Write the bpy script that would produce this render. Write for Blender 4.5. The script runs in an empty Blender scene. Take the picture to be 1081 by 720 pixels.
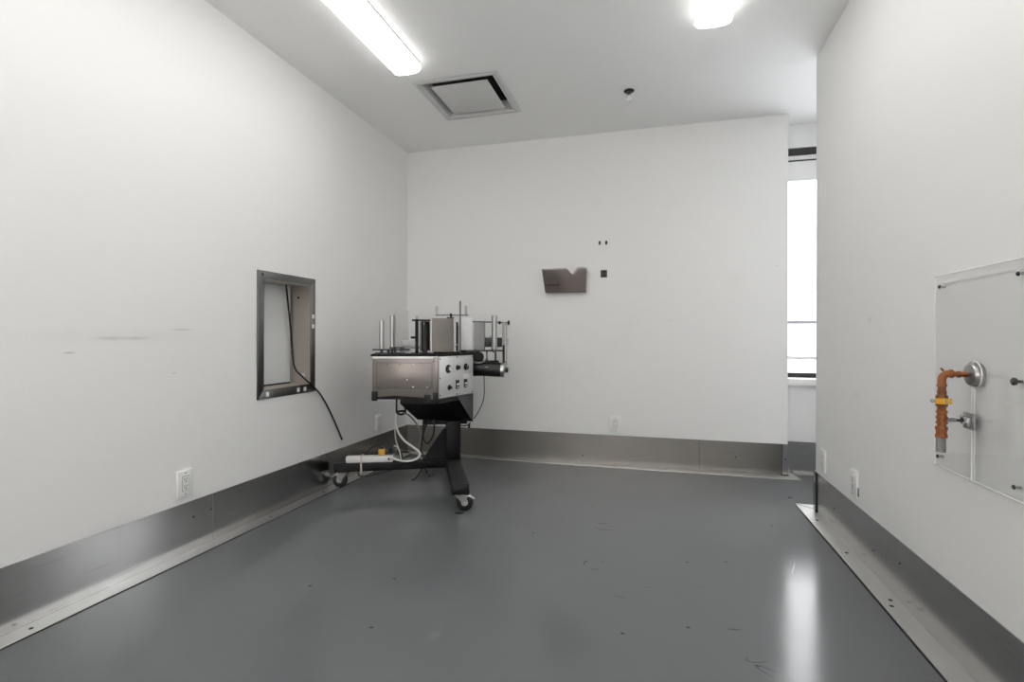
import bpy, bmesh, math, random
from mathutils import Vector, Matrix
random.seed(7)
S = bpy.context.scene
COL = S.collection
R = math.radians

# ------------------------------------------------------------------ dimensions (metres)
XL, XR, YB, ZC = -2.1234, 0.92, 4.1735, 2.6664      # left wall, right wall, back wall, ceiling
HB = 0.2355                                          # height of the steel kick plates
YE = 3.375                                           # free end of the right wall
REAR = -2.3

# ------------------------------------------------------------------ materials
def mat(name, col, rough=.5, metal=0., var=0., scale=8., stretch=(1, 1, 1), rvar=0., bump=0., bscale=None,
        coat=0., spec=.5, emit=0., trans=0., ior=1.45, detail=3., aniso=0., streak=0.):
    m = bpy.data.materials.new(name); m.use_nodes = True
    nt = m.node_tree; N = nt.nodes; L = nt.links
    b = N['Principled BSDF']
    c = (*col, 1) if len(col) == 3 else col
    b.inputs['Base Color'].default_value = c
    b.inputs['Roughness'].default_value = rough
    b.inputs['Metallic'].default_value = metal
    b.inputs['Specular IOR Level'].default_value = spec
    b.inputs['Coat Weight'].default_value = coat
    b.inputs['Coat Roughness'].default_value = .12
    b.inputs['IOR'].default_value = ior
    b.inputs['Transmission Weight'].default_value = trans
    b.inputs['Anisotropic'].default_value = aniso
    if emit:
        b.inputs['Emission Color'].default_value = (1, .99, .97, 1)
        b.inputs['Emission Strength'].default_value = emit
    tc = N.new('ShaderNodeTexCoord'); mp = N.new('ShaderNodeMapping')
    mp.inputs['Scale'].default_value = stretch
    L.new(tc.outputs['Object'], mp.inputs['Vector'])
    nz = N.new('ShaderNodeTexNoise'); nz.inputs['Scale'].default_value = scale; nz.inputs['Detail'].default_value = detail
    L.new(mp.outputs['Vector'], nz.inputs['Vector'])
    if var:
        mx = N.new('ShaderNodeMix'); mx.data_type = 'RGBA'
        mx.inputs['A'].default_value = tuple(max(0, x * (1 - var)) for x in c[:3]) + (1,)
        mx.inputs['B'].default_value = tuple(min(1, x * (1 + var)) for x in c[:3]) + (1,)
        L.new(nz.outputs['Fac'], mx.inputs['Factor'])
        L.new(mx.outputs['Result'], b.inputs['Base Color'])
    if rvar:
        mr = N.new('ShaderNodeMapRange')
        mr.inputs['From Min'].default_value = .3; mr.inputs['From Max'].default_value = .7
        mr.inputs['To Min'].default_value = max(.02, rough - rvar); mr.inputs['To Max'].default_value = min(1, rough + rvar)
        L.new(nz.outputs['Fac'], mr.inputs['Value']); L.new(mr.outputs['Result'], b.inputs['Roughness'])
    if streak:
        m2 = N.new('ShaderNodeMapping'); m2.inputs['Scale'].default_value = (1, 1, 36); L.new(tc.outputs['Object'], m2.inputs['Vector'])
        n3 = N.new('ShaderNodeTexNoise'); n3.inputs['Scale'].default_value = 4.5; n3.inputs['Detail'].default_value = 6; L.new(m2.outputs['Vector'], n3.inputs['Vector'])
        r3 = N.new('ShaderNodeMapRange'); r3.inputs['From Min'].default_value = .60; r3.inputs['From Max'].default_value = .72
        r3.inputs['To Max'].default_value = streak; L.new(n3.outputs['Fac'], r3.inputs['Value'])
        x3 = N.new('ShaderNodeMix'); x3.data_type = 'RGBA'; x3.inputs['B'].default_value = (.12, .12, .12, 1)
        L.new(r3.outputs['Result'], x3.inputs['Factor']); L.new(b.inputs['Base Color'].links[0].from_socket, x3.inputs['A'])
        L.new(x3.outputs['Result'], b.inputs['Base Color'])
    if bump:
        n2 = N.new('ShaderNodeTexNoise'); n2.inputs['Scale'].default_value = bscale or scale * 6
        n2.inputs['Detail'].default_value = 2
        L.new(mp.outputs['Vector'], n2.inputs['Vector'])
        bp = N.new('ShaderNodeBump'); bp.inputs['Strength'].default_value = bump; bp.inputs['Distance'].default_value = .01
        L.new(n2.outputs['Fac'], bp.inputs['Height']); L.new(bp.outputs['Normal'], b.inputs['Normal'])
    return m

def clear_mat(name, tint, gloss_rough=.03, refl=.06, haze=0., haze_col=(.8, .8, .8)):
    """thin clear sheet: see-through with a mirror-like film, optional milky haze"""
    m = bpy.data.materials.new(name); m.use_nodes = True
    nt = m.node_tree; N = nt.nodes; L = nt.links; N.remove(N['Principled BSDF'])
    out = N['Material Output']
    tr = N.new('ShaderNodeBsdfTransparent'); tr.inputs['Color'].default_value = (*tint, 1)
    gl = N.new('ShaderNodeBsdfGlossy'); gl.inputs['Roughness'].default_value = gloss_rough
    fr = N.new('ShaderNodeLayerWeight'); fr.inputs['Blend'].default_value = .5      # Schlick curve from the facing angle
    pw = N.new('ShaderNodeMath'); pw.operation = 'POWER'; pw.inputs[1].default_value = 5
    L.new(fr.outputs['Facing'], pw.inputs[0])
    mul = N.new('ShaderNodeMath'); mul.operation = 'MULTIPLY_ADD'; mul.inputs[1].default_value = .9; mul.inputs[2].default_value = refl
    mul.use_clamp = True
    L.new(pw.outputs['Value'], mul.inputs[0])
    base = tr.outputs['BSDF']
    if haze:
        df = N.new('ShaderNodeBsdfDiffuse'); df.inputs['Color'].default_value = (*haze_col, 1)
        nz = N.new('ShaderNodeTexNoise'); nz.inputs['Scale'].default_value = 9
        mr = N.new('ShaderNodeMapRange'); mr.inputs['To Min'].default_value = haze * .6; mr.inputs['To Max'].default_value = haze * 1.4
        L.new(nz.outputs['Fac'], mr.inputs['Value'])
        mh = N.new('ShaderNodeMixShader'); L.new(mr.outputs['Result'], mh.inputs['Fac'])
        L.new(tr.outputs['BSDF'], mh.inputs[1]); L.new(df.outputs['BSDF'], mh.inputs[2]); base = mh.outputs['Shader']
    mx = N.new('ShaderNodeMixShader'); L.new(mul.outputs['Value'], mx.inputs['Fac'])
    L.new(base, mx.inputs[1]); L.new(gl.outputs['BSDF'], mx.inputs[2])
    L.new(mx.outputs['Shader'], out.inputs['Surface'])
    return m

def blind_mat():  # cloth for the blind of the added rear window
    m = bpy.data.materials.new('white cloth of added rear blind'); m.use_nodes = True
    nt = m.node_tree; N = nt.nodes; L = nt.links; N.remove(N['Principled BSDF'])
    nz = N.new('ShaderNodeTexNoise'); nz.inputs['Scale'].default_value = 90
    mx = N.new('ShaderNodeMix'); mx.data_type = 'RGBA'; mx.inputs['A'].default_value = (.78, .762, .745, 1); mx.inputs['B'].default_value = (.82, .80, .783, 1)
    L.new(nz.outputs['Fac'], mx.inputs['Factor'])
    tl_ = N.new('ShaderNodeBsdfTranslucent'); df = N.new('ShaderNodeBsdfDiffuse')
    L.new(mx.outputs['Result'], tl_.inputs['Color']); L.new(mx.outputs['Result'], df.inputs['Color'])
    ms = N.new('ShaderNodeMixShader'); ms.inputs['Fac'].default_value = .04
    L.new(tl_.outputs['BSDF'], ms.inputs[1]); L.new(df.outputs['BSDF'], ms.inputs[2]); L.new(ms.outputs['Shader'], N['Material Output'].inputs['Surface'])
    return m

def wall_paint(name, col, smudges=()):
    """matt white paint with faint handling marks; smudges = (centre, radius vector, strength)"""
    m = mat(name, col, .55, var=.015, scale=1.1, bump=.03, bscale=160)
    nt = m.node_tree; N = nt.nodes; L = nt.links; b = N['Principled BSDF']
    src = b.inputs['Base Color'].links[0].from_socket
    geo = N.new('ShaderNodeNewGeometry')
    nz = N.new('ShaderNodeTexNoise'); nz.inputs['Scale'].default_value = 14; nz.inputs['Detail'].default_value = 5
    L.new(geo.outputs['Position'], nz.inputs['Vector'])
    for c, r, s in smudges:
        sub = N.new('ShaderNodeVectorMath'); sub.operation = 'SUBTRACT'; sub.inputs[1].default_value = c
        L.new(geo.outputs['Position'], sub.inputs[0])
        dv = N.new('ShaderNodeVectorMath'); dv.operation = 'DIVIDE'; dv.inputs[1].default_value = r
        L.new(sub.outputs['Vector'], dv.inputs[0])
        ln = N.new('ShaderNodeVectorMath'); ln.operation = 'LENGTH'; L.new(dv.outputs['Vector'], ln.inputs[0])
        mr = N.new('ShaderNodeMapRange'); mr.interpolation_type = 'SMOOTHSTEP'
        mr.inputs['From Min'].default_value = .2; mr.inputs['From Max'].default_value = 1.
        mr.inputs['To Min'].default_value = s; mr.inputs['To Max'].default_value = 0
        L.new(ln.outputs['Value'], mr.inputs['Value'])
        mu = N.new('ShaderNodeMath'); mu.operation = 'MULTIPLY'
        L.new(mr.outputs['Result'], mu.inputs[0]); L.new(nz.outputs['Fac'], mu.inputs[1])
        mx = N.new('ShaderNodeMix'); mx.data_type = 'RGBA'; mx.inputs['B'].default_value = (.18, .17, .16, 1)
        L.new(mu.outputs['Value'], mx.inputs['Factor']); L.new(src, mx.inputs['A'])
        src = mx.outputs['Result']
    L.new(src, b.inputs['Base Color'])
    return m

WALLC = (.83, .826, .815)
M = {}
M['wall_left'] = wall_paint('white paint left wall', WALLC, [
    ((XL, 1.62, 1.01), (1, .16, .012), .45), ((XL, 1.90, 1.05), (1, .10, .006), .5), ((XL, 1.42, .955), (1, .03, .005), .8),
    ((XL, 1.62, 1.02), (1, .5, .05), .09), ((XL, 2.33, 1.0), (1, .12, .35), .07), ((XL, 2.65, .58), (1, .3, .06), .10),
    ((XL, 1.86, .85), (1, .02, .006), .5), ((XL, 3.3, .95), (1, .4, .5), .05)])
M['wall_back'] = wall_paint('white paint back wall', (.82, .816, .805), [
    ((-.35, YB, 1.1), (.5, 1, .35), .05), ((.12, YB, 1.15), (.02, 1, .006), .5), ((.6, YB, 1.45), (.1, 1, .12), .05), ((-.7, YB, .75), (.5, 1, .2), .06), ((-.2, YB, 1.45), (.3, 1, .04), .05),
    ((.88, YB, 1.55), (.02, 1, .008), .35)])
M['wall_right'] = wall_paint('white paint right wall', WALLC, [
    ((XR, 2.6, 1.1), (1, .03, .02), .25), ((XR, 2.75, .75), (1, .05, .02), .18), ((XR, 3.1, .45), (1, .3, .1), .06), ((XR, 1.75, .74), (1, .12, .08), .2)])
M['wall_plain'] = wall_paint('white paint side room', (.80, .80, .80))
M['ceiling'] = mat('white ceiling paint', (.90, .90, .892), .7, var=.02, scale=1.6, bump=.03, bscale=120)
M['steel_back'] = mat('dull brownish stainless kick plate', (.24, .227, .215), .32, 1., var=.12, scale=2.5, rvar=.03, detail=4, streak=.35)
M['steel'] = mat('brushed stainless kick plate', (.50, .495, .485), .205, 1., var=.07, scale=3, stretch=(1, 1, 1.5), rvar=.03, detail=4, streak=.45)
M['steel_flange'] = mat('floor strip of stainless', (.74, .735, .72), .40, 1., var=.05, scale=9, rvar=.05)
M['frame_steel'] = mat('hatch frame steel', (.20, .20, .197), .32, 1., var=.06, scale=6, rvar=.05)
M['liner_steel'] = mat('hatch liner steel', (.62, .57, .52), .5, 1., var=.08, scale=20, rvar=.06)
M['machine_steel'] = mat('machine stainless sheet', (.235, .213, .197), .36, 1., var=.14, scale=5, stretch=(1, 1, 2.5), rvar=.05, detail=5, streak=.25)
M['grey_sheet'] = mat('grey brown guide sheet', (.22, .20, .185), .42, .85, var=.08, scale=12)
M['polished'] = mat('polished metal', (.62, .62, .62), .16, 1., var=.05, scale=30)
M['alu'] = mat('dull aluminium', (.50, .50, .49), .34, 1., var=.06, scale=25, stretch=(1, 1, 4))
M['chrome'] = mat('bright chrome', (.75, .75, .76), .09, 1., var=.03, scale=20)
M['black_steel'] = mat('black powder coated steel', (.008, .008, .009), .48, var=.2, scale=40, spec=.3)
M['dark_grey'] = mat('dark grey painted steel', (.05, .05, .052), .40, var=.15, scale=30, bump=.02)
M['charcoal'] = mat('charcoal painted steel', (.022, .022, .023), .48, var=.15, scale=30, spec=.35)
M['black_plastic'] = mat('black plastic', (.014, .014, .015), .38, var=.15, scale=50)
M['rubber'] = mat('black rubber', (.016, .016, .016), .6, var=.2, scale=60)
M['cable_black'] = mat('black cable jacket', (.012, .012, .012), .45, var=.2, scale=60)
M['cable_white'] = mat('off white cable jacket', (.80, .80, .78), .42, var=.03, scale=60)
M['cable_grey'] = mat('grey cable jacket', (.22, .22, .22), .45, var=.05, scale=60)
M['white_plastic'] = mat('white plastic', (.80, .795, .78), .32, var=.02, scale=30)
M['plate_plastic'] = mat('outlet plate plastic', (.83, .83, .815), .30, var=.01, scale=30)
M['slot'] = mat('dark socket slot', (.02, .02, .02), .6, var=.2, scale=90)
M['panel_white'] = mat('brushed pale aluminium panel', (.66, .66, .66), .38, .35, var=.05, scale=14, stretch=(1, 1, 6))
M['yellow'] = mat('yellow plastic', (.75, .40, .03), .4, var=.1, scale=60)
M['tie'] = mat('pale pink tie strap', (.62, .52, .47), .5, var=.08, scale=60)
M['orange'] = mat('orange painted pipe', (.27, .085, .020), .42, var=.28, scale=60, bump=.12, bscale=220)
M['orange_dark'] = mat('rusty orange fitting', (.20, .070, .022), .5, var=.35, scale=80, bump=.15, bscale=260)
M['galv'] = mat('galvanised steel', (.42, .42, .42), .38, 1., var=.2, scale=90, rvar=.1)
M['zinc'] = mat('dull zinc', (.28, .28, .28), .36, 1., var=.15, scale=60)
M['thread'] = mat('zinc threaded steel', (.33, .33, .33), .5, .7, var=.25, scale=140, bump=.1)
M['lens_side'] = mat('lit lens side', (.9, .9, .88), .4, emit=2.2, var=.01, scale=20)
M['lens'] = mat('lit prismatic lens', (.9, .9, .88), .4, emit=5.2, var=.01, scale=20)
M['fixture_white'] = mat('white enamel fixture', (.72, .72, .71), .4, var=.02, scale=20)
M['diffuser'] = mat('white enamel air diffuser', (.66, .66, .655), .45, var=.02, scale=12)
M['duct'] = mat('dark duct inside', (.035, .035, .036), .7, var=.2, scale=30)
M['acrylic'] = clear_mat('clear acrylic sheet', (.997, .998, .997), refl=.014, haze=.004)
M['acrylic_edge'] = mat('polished acrylic edge', (.86, .87, .86), .25, var=.03, scale=40)
M['frosted'] = mat('milky plastic sheet', (.46, .46, .455), .3, var=.03, scale=12)
M['white_sheet'] = mat('white plastic sheet', (.86, .86, .855), .35, var=.02, scale=12)
M['sheet_alu'] = mat('grey aluminium sheet', (.17, .17, .17), .42, 1., var=.08, scale=12)
M['smoke'] = clear_mat('smoked plastic', (.86, .835, .825), gloss_rough=.08, refl=.05, haze=.13, haze_col=(.10, .088, .084))
M['glass'] = clear_mat('window glass', (.97, .98, .98), refl=.04)
M['sash'] = mat('white window sash', (.78, .78, .77), .4, var=.02, scale=20)
M['sash_dark'] = mat('dark bronze window rail', (.035, .034, .033), .45, .2, var=.15, scale=30)
M['shade'] = mat('pale roller shade cloth', (.80, .80, .79), .8, var=.03, scale=60)
M['blind'] = blind_mat()
M['snow'] = mat('snow', (.88, .89, .91), .7, var=.03, scale=3, bump=.2, bscale=6)
M['ledge'] = mat('grey metal coping', (.05, .05, .052), .5, var=.1, scale=10)
M['flake'] = mat('black flake', (.01, .01, .01), .5, var=.2, scale=90)
M['sealant'] = mat('dark sealant line', (.018, .018, .018), .7, var=.2, scale=60)

def floor_material():
    m = mat('grey painted epoxy floor', (.130, .1355, .1425), .17, var=.07, scale=1.3, rvar=.05, bump=.018, bscale=3.0, detail=6, coat=0., spec=.42)
    nt = m.node_tree; N = nt.nodes; L = nt.links; b = N['Principled BSDF']
    src = b.inputs['Base Color'].links[0].from_socket
    geo = N.new('ShaderNodeNewGeometry')
    nz = N.new('ShaderNodeTexNoise'); nz.inputs['Scale'].default_value = 17; nz.inputs['Detail'].default_value = 4
    L.new(geo.outputs['Position'], nz.inputs['Vector'])
    def mask(c, r, lo, hi, s, col, ring=True, rot=0., n=True):
        nonlocal src
        mp = N.new('ShaderNodeMapping'); mp.vector_type = 'TEXTURE'
        mp.inputs['Location'].default_value = (c[0], c[1], 0); mp.inputs['Rotation'].default_value = (0, 0, rot)
        mp.inputs['Scale'].default_value = (r[0], r[1], 1)
        L.new(geo.outputs['Position'], mp.inputs['Vector'])
        ln = N.new('ShaderNodeVectorMath'); ln.operation = 'LENGTH'; L.new(mp.outputs['Vector'], ln.inputs[0])
        if ring:
            sb = N.new('ShaderNodeMath'); sb.operation = 'SUBTRACT'; sb.inputs[1].default_value = 1
            L.new(ln.outputs['Value'], sb.inputs[0])
            ab = N.new('ShaderNodeMath'); ab.operation = 'ABSOLUTE'; L.new(sb.outputs['Value'], ab.inputs[0]); v = ab.outputs['Value']
        else:
            v = ln.outputs['Value']
        mr = N.new('ShaderNodeMapRange'); mr.interpolation_type = 'SMOOTHSTEP'
        mr.inputs['From Min'].default_value = lo; mr.inputs['From Max'].default_value = hi
        mr.inputs['To Min'].default_value = s; mr.inputs['To Max'].default_value = 0
        L.new(v, mr.inputs['Value']); f = mr.outputs['Result']
        if n:
            n2 = N.new('ShaderNodeMapRange'); n2.inputs['From Min'].default_value = .45; n2.inputs['From Max'].default_value = .60
            L.new(nz.outputs['Fac'], n2.inputs['Value'])
            mu = N.new('ShaderNodeMath'); mu.operation = 'MULTIPLY'; L.new(f, mu.inputs[0]); L.new(n2.outputs['Result'], mu.inputs[1]); f = mu.outputs['Value']
        mx = N.new('ShaderNodeMix'); mx.data_type = 'RGBA'; mx.inputs['B'].default_value = (*col, 1)
        L.new(f, mx.inputs['Factor']); L.new(src, mx.inputs['A']); src = mx.outputs['Result']
    dk = (.025, .025, .025)
    mask((-.250, 2.790), (.055, .050), .02, .12, .95, dk)             # round scuffs left by feet of equipment
    mask((-.250, 2.312), (.050, .045), .02, .10, .8, dk)
    mask((.33, 1.78), (.05, .02), .03, .14, .9, dk, rot=.5)
    mask((.36, 1.70), (.06, .016), .03, .16, .9, dk, rot=-.6)
    mask((.27, 1.93), (.035, .005), .2, 1., .8, dk, ring=False, rot=.2, n=False)
    mask((-.12, 2.05), (.06, .01), .2, 1., .45, dk, ring=False, rot=-.2)
    mask((-.02, 2.16), (.05, .01), .2, 1., .4, dk, ring=False, rot=.1)
    mask((.18, 2.22), (.04, .012), .2, 1., .5, dk, ring=False, rot=.3)
    mask((.60, 2.52), (.10, .0035), .2, 1., .7, (.45, .45, .45), ring=False, rot=1.25, n=False)
    mask((-.72, 1.62), (.03, .10), .2, 1., .12, (.3, .3, .3), ring=False, rot=.1)
    mask((-.80, 2.25), (.16, .004), .2, 1., .3, (.07, .07, .07), ring=False, rot=.15)
    for x, y in ((-.95, 1.6), (-1.05, 1.95), (.15, 2.45), (.32, 2.5), (-.35, 3.1), (.62, 3.05), (-.1, 1.8), (.12, 1.9), (.64, 1.72), (-1.35, 1.8), (-.6, 2.6)):
        mask((x, y), (.011, .008), .3, 1., .85, dk, ring=False, n=False)
    L.new(src, b.inputs['Base Color'])
    return m
M['floor'] = floor_material()

# ------------------------------------------------------------------ mesh builder
class MB:
    def __init__(s): s.bm = bmesh.new()
    def _merge(s, t, mtx=None):
        if mtx is not None: bmesh.ops.transform(t, matrix=mtx, verts=t.verts[:])
        me = bpy.data.meshes.new('tmp'); t.to_mesh(me); t.free(); s.bm.from_mesh(me); bpy.data.meshes.remove(me)
    def box(s, lo, hi, bev=0., seg=2, mtx=None):
        t = bmesh.new(); bmesh.ops.create_cube(t, size=1)
        lo = Vector(lo); hi = Vector(hi); d = hi - lo; c = (hi + lo) / 2
        for v in t.verts: v.co = Vector((v.co.x * d.x, v.co.y * d.y, v.co.z * d.z)) + c
        if bev: bmesh.ops.bevel(t, geom=t.edges[:], offset=min(bev, min(map(abs, d)) * .45), segments=seg, affect='EDGES', profile=.5)
        s._merge(t, mtx); return s
    def prism(s, pts, h0, h1, mtx=None, bev=0.):
        """polygon in xy, extruded z h0..h1"""
        t = bmesh.new()
        a = [t.verts.new((x, y, h0)) for x, y in pts]; b = [t.verts.new((x, y, h1)) for x, y in pts]
        n = len(pts)
        t.faces.new(a[::-1]); t.faces.new(b)
        for i in range(n): t.faces.new((a[i], a[(i + 1) % n], b[(i + 1) % n], b[i]))
        bmesh.ops.recalc_face_normals(t, faces=t.faces[:])
        if bev: bmesh.ops.bevel(t, geom=t.edges[:], offset=bev, segments=2, affect='EDGES', profile=.5)
        s._merge(t, mtx); return s
    def hull(s, verts, faces):
        t = bmesh.new(); vs = [t.verts.new(v) for v in verts]
        for f in faces: t.faces.new([vs[i] for i in f])
        bmesh.ops.recalc_face_normals(t, faces=t.faces[:]); s._merge(t); return s
    def lathe(s, prof, a, b, seg=24, mtx=None):
        """profile of (distance along a->b, radius)"""
        a = Vector(a); b = Vector(b); z = (b - a).normalized()
        x = z.orthogonal().normalized(); y = z.cross(x)
        t = bmesh.new(); rings = []
        for d, r in prof:
            if r < 1e-6: rings.append([t.verts.new(a + z * d)])
            else: rings.append([t.verts.new(a + z * d + (x * math.cos(k * 2 * math.pi / seg) + y * math.sin(k * 2 * math.pi / seg)) * r) for k in range(seg)])
        for p, q in zip(rings, rings[1:]):
            for k in range(seg):
                k2 = (k + 1) % seg
                if len(p) == 1 and len(q) == 1: continue
                if len(p) == 1: t.faces.new((p[0], q[k], q[k2]))
                elif len(q) == 1: t.faces.new((p[k], q[0], p[k2]))
                else: t.faces.new((p[k], q[k], q[k2], p[k2]))
        bmesh.ops.recalc_face_normals(t, faces=t.faces[:]); s._merge(t, mtx); return s
    def cyl(s, a, b, r, seg=24, bev=0., mtx=None):
        L = (Vector(b) - Vector(a)).length; e = min(bev or r * .06, L * .3)
        return s.lathe([(0, 0), (0, r - e), (e, r), (L - e, r), (L, r - e), (L, 0)], a, b, seg, mtx)
    def tube(s, pts, r, seg=8, smooth=True, n=8):
        pts = [Vector(p) for p in pts]
        if smooth and len(pts) > 2:
            q = []
            for i in range(len(pts) - 1):
                p0 = pts[max(i - 1, 0)]; p1 = pts[i]; p2 = pts[i + 1]; p3 = pts[min(i + 2, len(pts) - 1)]
                for k in range(n):
                    u = k / n
                    q.append(.5 * ((2 * p1) + (p2 - p0) * u + (2 * p0 - 5 * p1 + 4 * p2 - p3) * u * u + (3 * p1 - p0 - 3 * p2 + p3) * u ** 3))
            q.append(pts[-1]); pts = q
        t = bmesh.new(); rings = []; up = None
        for i, p in enumerate(pts):
            d = (pts[min(i + 1, len(pts) - 1)] - pts[max(i - 1, 0)]).normalized()
            up = d.orthogonal().normalized() if up is None else (up - d * up.dot(d)).normalized()
            w = d.cross(up)
            rings.append([t.verts.new(p + (up * math.cos(k * 2 * math.pi / seg) + w * math.sin(k * 2 * math.pi / seg)) * r) for k in range(seg)])
        for p, q in zip(rings, rings[1:]):
            for k in range(seg): t.faces.new((p[k], q[k], q[(k + 1) % seg], p[(k + 1) % seg]))
        t.faces.new(rings[0][::-1]); t.faces.new(rings[-1])
        bmesh.ops.recalc_face_normals(t, faces=t.faces[:]); s._merge(t); return s
    def build(s, name, m, parent=None, loc=None, rot=None):
        me = bpy.data.meshes.new(name); s.bm.to_mesh(me); s.bm.free()
        me.materials.append(m)
        for p in me.polygons: p.use_smooth = True
        me.set_sharp_from_angle(angle=R(32))
        o = bpy.data.objects.new(name, me); COL.objects.link(o)
        if parent: o.parent = parent
        if loc is not None: o.location = loc
        if rot is not None: o.rotation_euler = rot
        return o

def tag(o, label=None, cat=None, group=None, kind=None):
    if label: o['label'] = label
    if cat: o['category'] = cat
    if group: o['group'] = group
    if kind: o['kind'] = kind
    return o
def thing(name, label, cat, loc=(0, 0, 0), rot=(0, 0, 0), group=None, kind=None):
    o = bpy.data.objects.new(name, None); COL.objects.link(o); o.empty_display_size = .05
    o.location = loc; o.rotation_euler = rot
    return tag(o, label, cat, group, kind)
def struct(name, mb, m, label=None, cat=None):
    return tag(mb.build(name, m), label, cat, None, 'structure')
def dup(root, loc, label, rot=None):
    r = root.copy(); COL.objects.link(r); r.location = loc; r['label'] = label
    if rot is not None: r.rotation_euler = rot
    for ch in list(root.children):
        c = ch.copy(); COL.objects.link(c); c.parent = r
        for g in list(ch.children):
            d = g.copy(); COL.objects.link(d); d.parent = c
    return r

# ------------------------------------------------------------------ THE SETTING
X0, X1, Y1 = XL - .35, 3.05, 4.65
struct('floor', MB().box((X0, REAR - .15, -.12), (X1 + .15, Y1, 0)), M['floor'], 'glossy grey painted floor with scuffs', 'floor')

# left wall with the pass-through hole
HY0, HY1, HZ0, HZ1 = 2.416, 2.822, .716, 1.346
w = MB()
w.box((XL - .30, REAR, 0), (XL, HY0, ZC)); w.box((XL - .30, HY1, 0), (XL, YB + .45, ZC))
w.box((XL - .30, HY0, 0), (XL, HY1, HZ0)); w.box((XL - .30, HY0, HZ1), (XL, HY1, ZC))
struct('wall_left', w, M['wall_left'], 'white painted left wall with a steel framed hatch', 'wall')
struct('wall_back', MB().box((XL, YB, 0), (.953, YB + .30, ZC)), M['wall_back'], 'white back wall behind the machine', 'wall')
struct('wall_right', MB().box((XR, REAR, 0), (XR + .125, YE, ZC)), M['wall_right'], 'white right wall with the orange gas pipe', 'wall')
RX0, RX1, RZ0, RZ1 = -1.95, .85, .55, 2.50
w = MB()
w.box((XL - .3, REAR - .15, 0), (RX0, REAR, ZC)); w.box((RX1, REAR - .15, 0), (X1, REAR, ZC))
w.box((RX0, REAR - .15, 0), (RX1, REAR, RZ0)); w.box((RX0, REAR - .15, RZ1), (RX1, REAR, ZC))
struct('wall_rear', w, M['wall_plain'], 'plain white wall behind the viewer', 'wall')
struct('wall_side', MB().box((X1, REAR - .15, 0), (X1 + .15, Y1, ZC)), M['wall_plain'], 'plain white wall of the side room', 'wall')
# window wall seen through the opening
WX0, WX1, WZ0, WZ1 = .958, 2.55, .71, 2.488
w = MB(); YF = 4.40
w.box((.953, 4.30, 0), (X1, 4.65, .655))                         # thicker base of the wall carrying the sill
w.box((.953, YF, .655), (WX0, 4.65, ZC)); w.box((WX1, YF, .655), (X1, 4.65, ZC))
w.box((WX0, YF, WZ1), (WX1, 4.65, ZC)); w.box((WX0, YF + .06, .655), (WX1, 4.65, WZ0))
struct('wall_far', w, M['wall_plain'], 'white window wall seen through the opening at right', 'wall')

# ceiling with the hole for the air diffuser
DX0, DX1, DY0, DY1 = -1.492, -.952, 3.040, 3.597
c = MB(); zt = ZC + .25
c.box((X0, REAR - .15, ZC), (DX0, Y1, zt)); c.box((DX1, REAR - .15, ZC), (X1 + .15, Y1, zt))
c.box((DX0, REAR - .15, ZC), (DX1, DY0, zt)); c.box((DX0, DY1, ZC), (DX1, Y1, zt))
struct('ceiling', c, M['ceiling'], 'white painted ceiling', 'ceiling')

# stainless kick plates with their strips on the floor
def screws(parent, pts, axis, r=.006, m=None):
    for p in pts:
        a = Vector(p); d = Vector(axis)
        MB().lathe([(0, r), (.0015, r * .9), (.0025, r * .4), (.0026, 0)], a, a + d, 10).build('screw', m or M['sash_dark'], parent)

b = MB(); t = .004
for y0, y1 in ((REAR, 2.071), (2.073, YB)):
    b.box((XL, y0, 0), (XL + t, y1, HB), .0008, 1)
o = struct('baseboard_left', b, M['steel'], 'stainless steel kick plate along the left wall', 'baseboard')
f = MB()
for y0, y1 in ((REAR, 2.071), (2.073, YB - .095)): f.box((XL + t, y0, 0), (XL + .083, y1, .004), .0012, 1)
f.build('floor_strip', M['steel_flange'], o)
MB().box((XL + .083, REAR, 0), (XL + .089, YB - .095, .0022)).build('sealant', M['sealant'], o)
screws(o, [(XL + t, 1.20, .125), (XL + t, 1.96, .155), (XL + t, 2.06, .16), (XL + t, 2.95, .12)], (1, 0, 0))
screws(o, [(XL + .045, 1.27, .004), (XL + .05, 2.42, .004), (XL + .05, 2.9, .004)], (0, 0, 1), .007)

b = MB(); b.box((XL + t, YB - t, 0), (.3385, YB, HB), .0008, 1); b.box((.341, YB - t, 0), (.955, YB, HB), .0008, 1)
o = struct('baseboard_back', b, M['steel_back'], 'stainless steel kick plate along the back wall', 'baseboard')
MB().prism([(XL + .089, YB - .096), (1.02, YB - .096), (.955, YB - t), (XL + .004, YB - t)], 0, .004).build('floor_strip', M['steel_flange'], o)
MB().prism([(1.022, YB - .096), (1.0, YB + .11), (.957, YB + .11), (.957, YB - t)], 0, .004).build('floor_strip', M['steel_flange'], o)
MB().box((.3385, YB - t - .0006, .005), (.341, YB - t + .002, HB)).build('seam', M['sealant'], o)
MB().box((.917, YB - t - .004, .004), (.957, YB - t, HB - .003), .001, 1).build('corner_cap', M['steel'], o)
MB().box((.953, YB - t - .002, .004), (.957, YB + .12, HB - .003), .001, 1).build('end_cap', M['steel'], o)
MB().box((.914, YB - t - .002, .004), (.917, YB - t, HB - .003)).build('seam', M['sealant'], o)
MB().box((.917, YB - t - .005, .004), (.957, YB - t - .0038, .012)).build('seam', M['sealant'], o)
screws(o, [(-.55, YB - t, .06), (.6, YB - t, .12), (.937, YB - t - .004, .125)], (0, -1, 0))
screws(o, [(-.3, YB - .05, .004), (.1, YB - .05, .004)], (0, 0, 1))

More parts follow.
